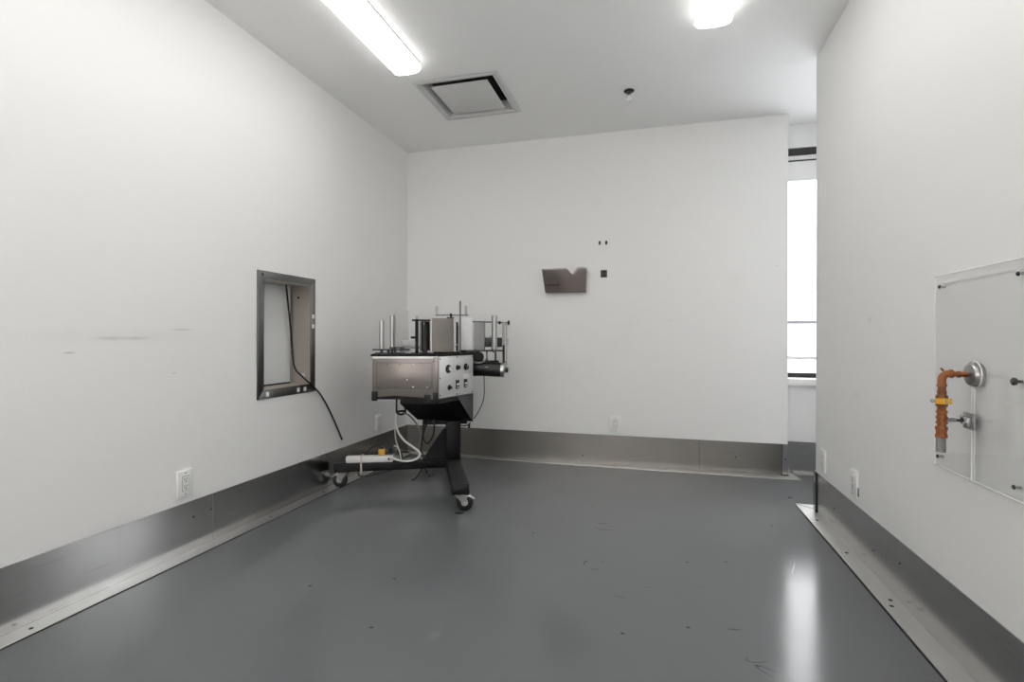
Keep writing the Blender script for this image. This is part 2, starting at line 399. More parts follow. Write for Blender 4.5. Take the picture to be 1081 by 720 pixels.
b = MB(); b.box((XR - t, REAR, 0), (XR, YE - .03, HB), .0008, 1)
o = struct('baseboard_right', b, M['steel'], 'stainless steel kick plate along the right wall', 'baseboard')
MB().prism([(XR - .08, REAR), (XR - t, REAR), (XR - t, YE + .03), (XR - .08, YE + .10)], 0, .004).build('floor_strip', M['steel_flange'], o)
MB().prism([(XR - .078, YE + .115), (XR - t, YE + .04), (XR + .13, YE + .04), (XR + .13, YE + .115)], 0, .004).build('floor_strip', M['steel_flange'], o)
MB().box((XR - .087, REAR, 0), (XR - .080, YE + .10, .0022)).build('sealant', M['sealant'], o)
MB().box((XR - .010, YE - .03, .004), (XR - t, YE + .008, HB + .006), .001, 1).box((XR - .010, YE, .004), (XR + .125, YE + .008, HB + .006), .001, 1).build('end_cap', M['steel'], o)
MB().box((XR - .011, YE - .034, .004), (XR - t, YE - .030, HB)).build('seam', M['sealant'], o)
screws(o, [(XR - t, 3.05, .12), (XR - t, 2.55, .10), (XR - t, 2.3, .15)], (-1, 0, 0), .005)
screws(o, [(XR - .04, 2.75, .004), (XR - .04, 3.2, .004), (XR - .035, 2.3, .004), (XR - .05, 2.25, .004)], (0, 0, 1), .008)

o = struct('baseboard_far', MB().box((.957, 4.296, 0), (X1, 4.30, HB), .0008, 1), M['steel'], 'stainless steel kick plate below the far window', 'baseboard')
MB().box((1.02, 4.245, 0), (X1, 4.296, .004)).build('floor_strip', M['steel_flange'], o)

# far window
o = thing('window_1', 'bright window beyond the opening at right', 'window', (1.78, 4.45, WZ0), kind='structure')
def rel(mb, name, m, par=o):
    x = mb.build(name, m, par); x.location = -Vector(par.location); return x
rel(MB().box((WX0, 4.42, 2.437), (WX1, 4.55, WZ1), .002, 1), 'head_rail', M['sash_dark'])
rel(MB().box((WX0, 4.43, 2.405), (WX1, 4.55, 2.437), .003, 1).box((WX0, 4.46, .746), (WX0 + .05, 4.56, 2.405), .003, 1).box((WX1 - .05, 4.46, .746), (WX1, 4.56, 2.405), .003, 1).box((WX0, 4.50, .845), (WX1, 4.53, .875), .003, 1), 'frame', M['sash'])
rel(MB().box((WX0 + .05, 4.445, 2.395), (WX1 - .05, 4.455, 2.405)), 'shade_rail', M['sash_dark'])
rel(MB().box((WX0 + .05, 4.448, 2.243), (WX1 - .05, 4.451, 2.395)).cyl((WX0 + .06, 4.4495, 2.245), (WX1 - .06, 4.4495, 2.245), .005, 10), 'shade', M['shade'])
rel(MB().box((WX0, 4.43, WZ0), (WX1, 4.56, .746), .002, 1), 'bottom_rail', M['sash_dark'])
rel(MB().box((.958, 4.275, .657), (X1, 4.46, WZ0), .004, 2), 'sill', M['sash'])
rel(MB().box((WX0 + .05, 4.512, .746), (WX1 - .05, 4.516, 2.405)), 'pane', M['glass'])

# unseen wide window added behind the viewer to even out the room's light
o = thing('added_window', 'unseen wide window added behind the viewer as fill light', 'window', ((RX0 + RX1) / 2, REAR - .1, RZ0), kind='structure')
fr = MB()
for x in (RX0, (RX0 + RX1) / 2 - .025, RX1 - .05): fr.box((x, REAR - .13, RZ0), (x + .05, REAR - .05, RZ1), .003, 1)
for z in (RZ0, RZ1 - .05): fr.box((RX0, REAR - .13, z), (RX1, REAR - .05, z + .05), .003, 1)
rel(fr, 'frame', M['sash'], o)
rel(MB().box((RX0 + .04, REAR - .092, RZ0 + .04), (RX1 - .04, REAR - .088, RZ1 - .04)), 'pane', M['glass'], o)
rel(MB().box((RX0 + .02, REAR - .045, RZ0 + .01), (RX1 - .02, REAR - .0445, RZ1 - .02)), 'blind', M['blind'], o)  # spreads and softens the added window's daylight
rel(MB().box((RX0 - .03, REAR - .06, RZ0 - .03), (RX1 + .03, REAR + .03, RZ0), .004, 2), 'sill', M['sash'], o)

# outside the window: snowy roof edge
o = tag(MB().box((-2, 8.0, -3), (9, 8.35, 1.235)).build('parapet', M['snow']), 'snow covered roof parapet outside the far window', 'parapet', None, 'structure')
MB().box((-2, 7.94, 1.215), (9, 8.40, 1.262), .004, 1).build('coping', M['ledge'], o)
sb = MB()
pr = [(2.0, 1.262)]
for i in range(30):
    x = 2.0 + i * .12; pr.append((x, 1.262 + .05 + .10 * min(1, i / 7) + .03 * math.sin(i * 1.3)))
pr.append((2.0 + 29 * .12, 1.262))
sb.prism([(x, z) for x, z in pr], -8.36, -7.97, Matrix.Rotation(R(90), 4, 'X'))
tag(sb.build('snow_heap', M['snow']), 'heap of snow lying on the roof edge outside the window', 'snow', None, 'stuff')
struct('trim_1', MB().box((-3, 4.66, -3.2), (10, 14, -3.0)), M['snow'], 'snowy ground outside', 'ground')

# steel framed pass-through in the left wall
o = thing('window_2', 'steel framed pass-through hatch closed with a white board', 'hatch', (XL, (HY0 + HY1) / 2, HZ0), kind='structure')
fw = .051
fr = MB()
ya, yb, za, zb = HY0 - fw, HY1 + fw - .003, HZ0 - fw, HZ1 + .045
def mitre(pts): fr.prism(pts, 0, .006, Matrix(((0, 0, 1, XL), (1, 0, 0, 0), (0, 1, 0, 0), (0, 0, 0, 1))), .0012)
mitre([(ya, za), (yb, za), (HY1, HZ0), (HY0, HZ0)]); mitre([(ya, zb), (HY0, HZ1), (HY1, HZ1), (yb, zb)])
mitre([(ya, za + .001), (HY0, HZ0 + .001), (HY0, HZ1 - .001), (ya, zb - .001)]); mitre([(yb, za + .001), (yb, zb - .001), (HY1, HZ1 - .001), (HY1, HZ0 + .001)])
rel(fr, 'frame', M['frame_steel'], o)
dd = .135
rel(MB().box((XL - dd, HY1 - .003, HZ0), (XL + .002, HY1, HZ1)).box((XL - dd, HY0, HZ0), (XL + .002, HY0 + .003, HZ1))
    .box((XL - dd, HY0, HZ1 - .003), (XL + .002, HY1, HZ1)).box((XL - dd, HY0, HZ0), (XL + .002, HY1, HZ0 + .003)), 'liner', M['liner_steel'], o)
rel(MB().box((XL - dd - .01, HY0 + .004, HZ0 + .012), (XL - dd, HY1 - .014, HZ1 - .004), .002, 1), 'blank_board', M['plate_plastic'], o)
rel(MB().box((XL - dd - .02, HY0, HZ0), (XL - dd - .011, HY1, HZ1)), 'backing', M['black_plastic'], o)
for p in ((XL - .085, HY1 - .003, 1.27),):
    q = MB().lathe([(0, .008), (.002, .006), (.003, 0)], p, Vector(p) + Vector((0, -1, 0)), 10).build('screw', M['sash_dark'], o); q.location = -Vector(o.location)
q = MB().lathe([(0, .009), (.002, .006), (.003, 0)], (XL + .006, 2.405, 1.37), (XL + 1, 2.405, 1.37), 10).build('screw', M['sash_dark'], o); q.location = -Vector(o.location)

# small adhesive cable mounts on that frame
def mount():
    r_ = thing('cable_mount', '', 'cable mount', (0, 0, 0), group='white stick-on cable mounts on the hatch frame')
    MB().box((0, -.011, -.013), (.004, .011, .013), .001, 1).build('pad', M['white_plastic'], r_)
    MB().box((.004, -.007, -.009), (.009, .007, -.004), .001, 1).box((.004, -.007, .004), (.009, .007, .009), .001, 1).box((.0045, -.004, -.003), (.005, .004, .003)).build('bridge', M['plate_plastic'], r_)
    return r_
m0 = mount()
spots = [((XL + .006, 2.845, 1.148), 'upper white stick-on cable mount on the right bar of the hatch frame'),
         ((XL + .006, 2.845, 1.085), 'lower white stick-on cable mount on the right bar of the hatch frame'),
         ((XL + .006, 2.440, .690), 'white stick-on cable mount alone at the left end of the hatch bottom bar'),
         ((XL + .006, 2.703, .690), 'left one of two white cable mounts side by side on the hatch bottom bar'),
         ((XL + .006, 2.765, .690), 'white cable mount nearest the right end of the hatch bottom bar')]
for i, (p, l) in enumerate(spots):
    if i == 0: m0.location = p; m0['label'] = l
    else: dup(m0, p, l)
dup(m0, (XL - .045, HY1 - .003, .772), 'white cable mount inside the hatch on its right lining', (0, 0, R(-90)))

# black cable hanging out of the hatch
Y = lambda x, y, z: (x, y, z)
cb = MB().tube([(-2.218, 2.717, 1.353), (-2.223, 2.741, 1.23), (-2.223, 2.764, 1.081), (-2.218, 2.775, 0.931), (-2.198, 2.764, 0.847), (-2.158, 2.736, 0.808), (-2.109, 2.722, 0.777), (-2.109, 2.776, 0.74), (-2.109, 2.842, 0.695), (-2.109, 2.91, 0.642), (-2.109, 2.992, 0.545), (-2.109, 3.077, 0.423), (-2.109, 3.156, 0.297)], .0055, 10)
tag(cb.build('black_cable', M['cable_black']), 'loose black cable hanging out of the wall hatch with a cut end', 'cable')

# ------------------------------------------------------------------ outlets
def outlet(label, loc, rotz, kind='duplex'):
    r_ = thing('wall_outlet', label, 'outlet', loc, (0, 0, rotz), group='white wall outlets just above the kick plates')
    MB().prism([(-.040, -.062), (.040, -.062), (.040, .062), (-.040, .062)], 0, .010, Matrix.Rotation(R(90), 4, 'X'), .002).build('cover_plate', M['plate_plastic'], r_)
    rc = MB(); rc.box((-.0175, -.0122, -.034), (.0175, -.0095, .034), .001, 1)
    rc = rc.build('receptacle', M['white_plastic'], r_)
    s_ = MB()
    for z in (-.017, .017):
        s_.box((-.0085, -.0127, z), (-.0060, -.0120, z + .010)); s_.box((.0055, -.0127, z + .001), (.008, -.0120, z + .009)); s_.cyl((0, -.0127, z - .006), (0, -.0120, z - .006), .0032, 10)
    s_.build('slots', M['slot'], rc)
    g = MB()
    for x0, x1, z0, z1 in ((-.0190, -.0175, -.0355, .0355), (.0175, .0190, -.0355, .0355), (-.019, .019, .034, .0355), (-.019, .019, -.0355, -.034)): g.box((x0, -.0104, z0), (x1, -.0096, z1))
    g.build('gap', M['dark_grey'], r_)
    for z in (-.049, .049):
        MB().lathe([(0, .0032), (.001, .0028), (.0012, 0)], (0, -.0099, z), (0, -1, z), 10).build('screw', M['ledge'], r_)
    return r_
outlet('white double outlet low on the left wall above the shiny patch of kick plate', (XL, 1.910, .329), R(90))
outlet('white double outlet on the left wall partly beside the machine cords', (XL, 3.668, .337), R(90))
outlet('white double outlet on the back wall to the right of the machine', (-.292, YB, .328), 0)
outlet('white outlet on the right wall nearest the opening', (XR, 3.224, .330), R(-90))
o5 = outlet('white outlet on the right wall nearer the gas pipe, with a chipped dark edge', (XR, 2.760, .333), R(-90))
MB().prism([(.0402, -.05), (.0440, -.052), (.0412, -.012)], .001, .006, Matrix.Rotation(R(90), 4, 'X')).build('chipped_gap', M['slot'], o5)

# ------------------------------------------------------------------ smoked file pocket and small marks on the back wall
o = thing('wall_file_pocket', 'smoked plastic file pocket with a finger notch on the back wall', 'file holder', (-.70, YB, 1.485))
def A(x, y, z): return (x + .70, y, z - 1.485)
tl, tr_, bl, br = -.885, -.535, -.858, -.535
depth_t, depth_b = .085, .05
def front(x, z, off=0.):     # a front sheet that leans out towards the top
    k = (z - 1.389) / .19; return -(depth_b + (depth_t - depth_b) * k) - off
outline = [(bl + .004, 1.389), (br, 1.389), (-.527, 1.394), (-.520, 1.56), (-.525, 1.574), (-.540, 1.579), (-.575, 1.577)]
for i in range(17):
    a = i / 16; outline.append((-.590 - .100 * a, 1.576 - .047 * max(0, math.sin(math.pi * min(1, a * 1.12) ** .9)) ** 1.4))
outline += [(-.705, 1.577), (-.78, 1.575), (-.878, 1.574), (bl, 1.393)]
bm_v = []; n = len(outline)
verts = [A(x, front(x, z), z) for x, z in outline] + [A(x, front(x, z) + .004, z) for x, z in outline]
faces = [list(range(n)), list(range(2 * n - 1, n - 1, -1))] + [[i, (i + 1) % n, n + (i + 1) % n, n + i] for i in range(n)]
MB().hull(verts, faces).build('front_sheet', M['smoke'], o)
verts = [A(x, -.004, z) for x, z in outline] + [A(x, -.0005, z) for x, z in outline]
MB().hull(verts, faces).build('back_sheet', M['smoke'], o)
for (xt, xb) in ((-.878, -.856), (-.521, -.529)):
    q = [A(xt, front(0, 1.575), 1.575), A(xt, -.002, 1.575), A(xb, -.002, 1.390), A(xb, front(0, 1.390), 1.390)]
    q2 = [(x + .003, y, z) for x, y, z in q]
    MB().hull(q + q2, [(0, 1, 2, 3), (7, 6, 5, 4), (0, 4, 5, 1), (1, 5, 6, 2), (2, 6, 7, 3), (3, 7, 4, 0)]).build('side_sheet', M['smoke'], o)
MB().box(A(-.857, -.051, 1.386), A(-.527, -.001, 1.390)).build('bottom_sheet', M['black_plastic'], o)
MB().box(A(-.85, -.010, 1.440), A(-.745, -.0045, 1.458), .001, 1).build('mounting_strip', M['black_plastic'], o)

for x, l in ((-.420, 'left one of two tiny black wall anchors above the file pocket'), (-.367, 'right one of two tiny black wall anchors above the file pocket')):
    q = thing('wall_anchor', l, 'wall anchor', (x, YB, 1.781), group='tiny black wall anchors')
    MB().lathe([(0, .009), (.004, .009), (.006, .006), (.006, 0)], (0, 0, 0), (0, -1, 0), 12).box((-.007, -.006, -.016), (.007, 0, .014), .001, 1).build('collar', M['flake'], q)
    MB().lathe([(0, .004), (.002, .003), (.002, 0)], (0, -.006, 0), (0, -1, 0), 8).build('screw', M['dark_grey'], q)
q = thing('wall_bracket', 'small square dark mounting bracket to the right of the file pocket', 'bracket', (-.386, YB, 1.531))
MB().box((-.026, -.004, -.030), (.026, 0, .030), .001, 1).build('plate', M['dark_grey'], q)
MB().box((-.020, -.007, .010), (.020, -.004, .020), .001, 1).box((-.020, -.007, -.020), (.020, -.004, -.010), .001, 1).box((-.004, -.006, -.02), (.004, -.004, .02)).build('tape', M['charcoal'], q)

# ------------------------------------------------------------------ ceiling fittings
def light(x, yfront, length, label):
    o = thing('ceiling_light', label, 'ceiling light', (x, yfront, ZC), group='surface mounted fluorescent ceiling lights')
    zt = 0.; w_ = .089
    # housing channel against the ceiling
    MB().box((-w_ + .004, -length, -.014), (w_ - .004, 0, 0), .002, 1).build('housing', M['fixture_white'], o)
    full = [(-w_ + .004, -.010), (-w_, -.040), (-w_ + .012, -.056), (-w_ + .035, -.063), (0, -.066), (w_ - .035, -.063), (w_ - .012, -.056), (w_, -.040), (w_ - .004, -.010)]
    prof = [(-w_ + .010, -.050), (-w_ + .012, -.0562), (-w_ + .035, -.0635), (0, -.0665), (w_ - .035, -.0635), (w_ - .012, -.0562), (w_ - .010, -.050)]
    side = [(-w_ + .004, -.014), (-w_, -.040), (-w_ + .0118, -.0562), (-w_ + .0118, -.014)]
    for k in range(2):
        ya, yb = -length / 2 * k - .004 * k, -length / 2 * (k + 1) - .002
        MB().prism(prof, -ya + .004, -yb, Matrix.Rotation(R(90), 4, 'X')).build('lens', M['lens'], o)
        for sg in (1, -1):
            MB().prism([(x_ * sg, z_) for x_, z_ in side], -ya + .004, -yb, Matrix.Rotation(R(90), 4, 'X')).build('lens_side', M['lens_side'], o)
    MB().prism([(x_ * 1.01, z_) for x_, z_ in full], 0, .0038, Matrix.Rotation(R(90), 4, 'X')).build('end_cap', M['lens_side'], o)
    return o
light(-1.437, 2.815, 2.44, 'long lit fluorescent ceiling light on the left, beside the air diffuser')
light(1.75, 3.45, 2.44, 'unseen fluorescent ceiling light added to brighten the side room behind the right wall')  # unseen lamp added to lift the side room's brightness
light(.290, 2.795, 2.44, 'lit fluorescent ceiling light on the right, mostly cut off by the top edge')

o = thing('air_diffuser', 'square white ceiling air diffuser with a dropped centre panel', 'air vent', ((DX0 + DX1) / 2, (DY0 + DY1) / 2, ZC))
hx, hy = (DX1 - DX0) / 2, (DY1 - DY0) / 2
fr = MB()
def ring(z0, a0, z1, a1, th=.003):
    """sloped square ring from half size offset a0 at z0 to a1 at z1"""
    c0 = [(-hx - a0, -hy - a0), (hx + a0, -hy - a0), (hx + a0, hy + a0), (-hx - a0, hy + a0)]
    c1 = [(-hx - a1, -hy - a1), (hx + a1, -hy - a1), (hx + a1, hy + a1), (-hx - a1, hy + a1)]
    v = [(x, y, z0) for x, y in c0] + [(x, y, z1) for x, y in c1] + [(x, y, z0 + th) for x, y in c0] + [(x, y, z1 + th) for x, y in c1]
    f = []
    for i in range(4):
        j = (i + 1) % 4
        f += [(i, j, 4 + j, 4 + i), (8 + i, 12 + i, 12 + j, 8 + j), (i, 8 + i, 8 + j, j), (4 + i, 4 + j, 12 + j, 12 + i)]
    fr.hull(v, f)
ring(-.008, .016, -.012, -.004)
ring(-.012, -.004, -.007, -.022)
ring(-.007, -.022, .004, -.030)
fr.build('frame', M['diffuser'], o)
fr = MB(); ring(.004, -.030, .060, -.046); fr.build('cone', M['diffuser'], o)
fr = MB(); ring(-.0115, -.0045, -.0125, -.0060, .001); fr.build('groove', M['ledge'], o)
MB().box((-hx + .02, -hy + .02, .10), (hx - .02, hy - .02, .104)).box((-hx + .005, -hy + .005, .06), (-hx + .02, hy - .005, .10)).box((hx - .02, -hy + .005, .06), (hx - .005, hy - .005, .10))\
    .box((-hx + .005, -hy + .005, .06), (hx - .005, -hy + .02, .10)).box((-hx + .005, hy - .02, .06), (hx - .005, hy - .005, .10)).build('duct', M['duct'], o)
MB().box((-.196, -.210, -.006), (.196, .210, -.002), .003, 2).build('centre_panel', M['diffuser'], o)
for x in (-.12, .12): MB().cyl((x, 0, -.003), (x, 0, .10), .004, 8).build('hanger', M['alu'], o)

o = thing('fire_sprinkler', 'small sprinkler head hanging from the ceiling near the back wall', 'sprinkler', (-.161, 3.510, ZC))
MB().lathe([(0, .034), (.003, .034), (.010, .026), (.010, 0)], (0, 0, 0), (0, 0, -1), 24).build('escutcheon', M['charcoal'], o)
MB().lathe([(.010, .022), (.012, .022), (.016, .013), (.024, .012), (.024, 0)], (0, 0, 0), (0, 0, -1), 20).build('body', M['dark_grey'], o)
MB().tube([(-.011, 0, -.022), (-.017, 0, -.034), (-.014, 0, -.046), (0, 0, -.054)], .0028, 8).tube([(.011, 0, -.022), (.017, 0, -.034), (.014, 0, -.046), (0, 0, -.054)], .0028, 8).build('frame_arms', M['chrome'], o)
MB().cyl((0, 0, -.024), (0, 0, -.052), .003, 8).build('glass_bulb', M['acrylic_edge'], o)
MB().lathe([(.054, 0), (.054, .019), (.056, .020), (.057, .004), (.060, 0)], (0, 0, 0), (0, 0, -1), 16).build('deflector', M['chrome'], o)

# ------------------------------------------------------------------ clear panel and gas pipe on the right wall
PY0, PY1, PZ0, PZ1 = 1.585, 2.028, .597, 1.222
FY, FZ = 1.813, .910
pts = [(PY0, PZ0), (1.8085, PZ0), (1.8085, FZ - .039)]
for k in range(21):
    a = R(264 - 348 * k / 20); pts.append((FY + .040 * math.cos(a), FZ + .040 * math.sin(a)))
pts += [(1.8225, FZ - .039), (1.8225, PZ0), (PY1, PZ0), (PY1, PZ1), (PY0, PZ1)]
o = thing('clear_panel', 'clear acrylic sheet screwed to the right wall around the gas pipe', 'wall panel', (XR, FY, PZ0))
mtx = Matrix(((0, 0, -1, 0), (1, 0, 0, -FY), (0, 1, 0, -PZ0), (0, 0, 0, 1)))
MB().prism(pts, .010, .0155, mtx).build('sheet', M['acrylic'], o)
# polished rim of the sheet (its cut edges catch the light)
rim = MB()
loop = pts
for i in range(len(loop)):
    a, b_ = loop[i], loop[(i + 1) % len(loop)]
    rim.tube([(-.0128, a[0] - FY, a[1] - PZ0), (-.0128, b_[0] - FY, b_[1] - PZ0)], .0022, 6, smooth=False)
rim.build('cut_edge', M['acrylic_edge'], o)
for y, z in ((1.993, 1.185), (2.002, .628), (1.617, 1.183), (1.632, .630)):
    MB().cyl((0, y - FY, z - PZ0), (-.010, y - FY, z - PZ0), .004, 10).build('spacer', M['galv'], o)
    MB().lathe([(.0155, .0065), (.017, .006), (.0195, .0035), (.0195, 0)], (0, y - FY, z - PZ0), (-1, y - FY, z - PZ0), 12).build('screw', M['slot'], o)
MB().lathe([(0, .004), (.0155, .004), (.0155, .010), (.020, .0105), (.024, .006), (.024, 0)], (0, 1.628 - FY, .905 - PZ0), (-1, 1.628 - FY, .905 - PZ0), 14).build('knob', M['dark_grey'], o)

o = thing('gas_pipe', 'orange painted gas pipe stub with a yellow valve handle on the right wall', 'pipe', (XR, FY, FZ))
# wall flange: steel cup escutcheon
MB().lathe([(0, .036), (.006, .0365), (.010, .035), (.012, .0315), (.013, .034), (.018, .0335), (.024, .030), (.028, .022), (.030, .010), (.030, 0)], (0, 0, 0), (-1, 0, 0), 32).build('wall_flange', M['galv'], o)
PXv = -.0915
MB().cyl((-.026, 0, 0), (-.0735, 0, .001), .0078, 20).build('pipe', M['orange'], o)
MB().lathe([(.046, .0082), (.047, .0098), (.054, .0098), (.055, .0082)], (0, 0, 0), (-1, 0, 0), 20).build('collar', M['orange_dark'], o)
el = MB()
arc = [(-.066, 0, .0015)]
for k in range(9):
    a = R(90 + 90 * k / 8); arc.append((PXv + .018 + .018 * math.cos(a), 0, -.0165 + .018 * math.sin(a)))
arc.append((PXv, 0, -.032))
el.tube(arc, .0105, 16, smooth=False)
el.lathe([(0, .0105), (.001, .0128), (.007, .0128), (.008, .0105)], (-.064, 0, .0015), (-1, 0, .0015), 20)
el.lathe([(0, .0105), (.001, .0128), (.006, .0128), (.007, .0105)], (PXv, 0, -.030), (PXv, 0, -1), 20)
el.cyl((PXv + .004, 0, .010), (PXv - .003, 0, .018), .003, 8)
el.build('elbow', M['orange'], o)
zz = lambda s: [(a, r) for a, r in s]
MB().lathe([(.036, .0100), (.050, .0100), (.050, .0118), (.056, .0118), (.057, .0108), (.064, .0112)], (PXv, 0, 0), (PXv, 0, -1), 20).build('nipple', M['orange_dark'], o)
vb = MB().lathe([(.062, .0110), (.063, .0150), (.070, .0160), (.078, .0150), (.086, .0150), (.088, .0160), (.095, .0152), (.097, .0120), (.102, .0112)], (PXv, 0, 0), (PXv, 0, -1), 8)
vb.cyl((PXv, 0, -.079), (PXv, -.024, -.079), .0075, 12)
vb = vb.build('valve_body', M['orange_dark'], o)
hd = MB().box((PXv - .028, -.029, -.087), (PXv + .014, -.0235, -.070), .002, 2).build('valve_handle', M['yellow'], o)
MB().lathe([(0, .0045), (.004, .0052), (.009, .0045), (.009, 0)], (PXv - .030, -.026, -.0775), (PXv - 1, -.026, -.0775), 10).build('handle_stop', M['galv'], hd)
MB().cyl((PXv, -.026, -.0785), (PXv, -.032, -.0785), .0045, 6).build('handle_nut', M['galv'], hd)
MB().lathe([(.100, .0108), (.108, .0108), (.109, .0140), (.115, .0140), (.116, .0115), (.124, .0118), (.126, .0145), (.133, .0145), (.134, .0118), (.140, .0118), (.141, .0148), (.147, .0148), (.148, .0112), (.154, .0112)], (PXv, 0, 0), (PXv, 0, -1), 20).build('tee', M['orange'], o)
MB().lathe([(.152, .0112), (.156, .0112), (.157, .0160), (.165, .0162), (.168, .0138), (.178, .0138), (.181, .0160), (.188, .0158), (.189, .0120), (.1905, 0)], (PXv - .001, 0, 0), (PXv - .001, 0, -1), 8).build('union_nut', M['orange'], o)
th = [(.188, .0108)]
for k in range(14): th += [(.1905 + k * .0029, .0125), (.1905 + k * .0029 + .0014, .0112)]
th += [(.232, .0120), (.232, .0095), (.215, .009), (.215, 0)]
MB().lathe(th, (PXv - .002, 0, 0), (PXv - .002, 0, -1), 20).build('threaded_end', M['thread'], o)

o = thing('pipe_support', 'galvanised clamp and short rod bracing the orange gas pipe to the wall', 'pipe clamp', (XR, 1.823, .772))
MB().box((-.022, -.030, -.024), (-.0155, .026, .024), .002, 1).box((-.034, -.020, -.016), (-.022, -.002, .012), .003, 2).box((-.032, .002, -.012), (-.022, .022, .018), .003, 2).build('wall_clip', M['galv'], o)
MB().cyl((0, 0, 0), (-.024, 0, 0), .006, 12).build('anchor', M['galv'], o)
MB().cyl((-.030, .010, .004), (-.040, .010, .004), .009, 6).cyl((-.030, -.012, -.003), (-.038, -.012, -.003), .007, 6).cyl((-.028, .0, .016), (-.036, .0, .016), .005, 6).build('nut', M['chrome'], o)
d = FY - 1.823
MB().cyl((-.020, .002, 0), (-.066, d, .003), .0042, 12).build('rod', M['dark_grey'], o)
MB().cyl((-.058, d * .85, .0025), (-.070, d, .003), .0068, 6).cyl((-.069, d, .003), (-.0765, d, .003), .0055, 12).build('end_nut', M['galv'], o)

# ------------------------------------------------------------------ THE LABELLING MACHINE
P0 = (-1.36, 3.37, 0); RZ = R(26)
LM = thing('labelling_machine', 'stainless labelling machine on a black wheeled T-shaped stand in the corner', 'machine', P0, (0, 0, RZ))
def part(mb, name, m, par=None): return mb.build(name, M[m] if isinstance(m, str) else m, par or LM)

# --- stand
part(MB().box((-.050, -.640, .105), (.050, .42, .165), .006, 2), 'base_crossbar', 'charcoal')
part(MB().box((-.0515, -.650, .1035), (.0515, -.640, .1665), .003, 2), 'end_cap', 'black_plastic')
part(MB().box((-.795, -.036, .108), (-.050, .036, .164), .005, 2), 'base_beam', 'black_steel')
part(MB().box((-.802, -.037, .107), (-.795, .037, .165), .003, 2), 'end_cap', 'black_plastic')
part(MB().box((-.050, -.050, .165), (.050, .050, .432), .008, 2), 'post', 'black_steel')
part(MB().prism([(-.21, .164), (-.05, .164), (-.05, .385), (-.075, .37)], -.006, .006, Matrix.Rotation(R(90), 4, 'X')), 'gusset', 'black_steel')
def caster(x, y, face, brake):
    r_ = .050
    mt = Matrix.Translation((x, y, 0)) @ Matrix.Rotation(face, 4, 'Z')
    f = MB()
    f.box((-.035, -.035, .100), (.035, .035, .106), .002, 1, mt); f.cyl(mt @ Vector((0, 0, .088)), mt @ Vector((0, 0, .101)), .024, 20)
    for s in (-1, 1):
        f.prism([(-.030, .094), (.040, .094), (.044, .078), (.037, .050), (.028, .038), (.018, .042), (-.006, .070)], s * .019 - .0015, s * .019 + .0015, mt @ Matrix.Rotation(R(90), 4, 'X'))
    f.box((-.025, -.0205, .087), (.027, .0205, .092), .001, 1, mt)
    c_ = part(f, 'caster', 'zinc')
    a = mt @ Vector((.028, -.0155, r_)); b_ = mt @ Vector((.028, .0155, r_))
    MB().lathe([(0, .020), (0, r_ - .006), (.003, r_ - .001), (.008, r_), (.023, r_), (.028, r_ - .001), (.031, r_ - .006), (.031, .020)], a, b_, 28).build('wheel', M['rubber'], c_)
    MB().cyl(mt @ Vector((.028, -.0165, r_)), mt @ Vector((.028, .0165, r_)), .0205, 20).cyl(mt @ Vector((.028, -.024, r_)), mt @ Vector((.028, .024, r_)), .006, 10).build('hub', M['galv'], c_)
    if brake:
        MB().prism([(.020, .090), (.055, .092), (.088, .070), (.084, .064), (.052, .083), (.020, .084)], -.017, .017, mt @ Matrix.Rotation(R(90), 4, 'X'), .0015).build('brake_lever', M['chrome'], c_)
    return c_
caster(.0, -.605, R(-12), True)
caster(-.735, .0, R(160), True)
caster(.0, .37, R(40), False)

# --- tapered mounting channel under the cabinet
fa, fb, fc = Vector((-.534, -.216)), Vector((-.114, -.295)), Vector((.142, .014))
mid = fb.lerp(fc, .52)
zr, zs, zb = .616, .588, .418
rim_ = [fa.lerp(fb, .42), fb, mid, fc, Vector((.142, .22)), Vector((-.34, .22))]
V = [(*p, zr) for p in rim_] + [(*p, zs) for p in rim_] + [(-.245, -.01, .445), (.140, .016, zb), (.140, .19, zb), (-.245, .19, .445)]
# 0-5 rim, 6-11 skirt, 12 b-left-front 13 b-right-front 14 b-right-back 15 b-left-back
F = [(i, (i + 1) % 6, 6 + (i + 1) % 6, 6 + i) for i in range(6)]
F += [(6, 7, 12), (7, 8, 13, 12), (9, 10, 14, 13), (10, 11, 15, 14), (11, 6, 12, 15), (12, 13, 14, 15), (5, 4, 3, 2, 1, 0)]
part(MB().hull(V, F), 'mounting_channel', 'black_steel')
n_ = Vector((fc.y - fb.y, -(fc.x - fb.x))).normalized() * .002
part(MB().hull([(*(mid + n_), zs + .024), (*(fc + n_), zr), (*(fc + n_), zb - .004), (*(mid), zs + .024), (*fc, zr), (*fc, zb - .004)], [(0, 1, 2), (5, 4, 3), (0, 3, 4, 1), (1, 4, 5, 2), (2, 5, 3, 0)]), 'side_plate', 'dark_grey')
part(MB().cyl((.112, -.022, .585), (.108, -.026, .585), .006, 10), 'bolt', 'slot')
part(MB().box((-.20, .0, .405), (.10, .15, .435), .003, 1), 'post_plate', 'black_steel')
part(MB().tube([(.05, -.03, .40), (.09, -.02, .395), (.125, .01, .410)], .004, 8).box((.105, -.012, .375), (.120, .005, .405), .002, 1), 'drain_fitting', 'black_plastic')
part(MB().box((-.16, -.17, .53), (-.10, -.12, .575), .008, 2).box((-.07, -.15, .54), (-.03, -.11, .585), .008, 2).cyl((-.22, -.13, .545), (-.10, -.16, .56), .012, 12), 'underside_fittings', 'charcoal')

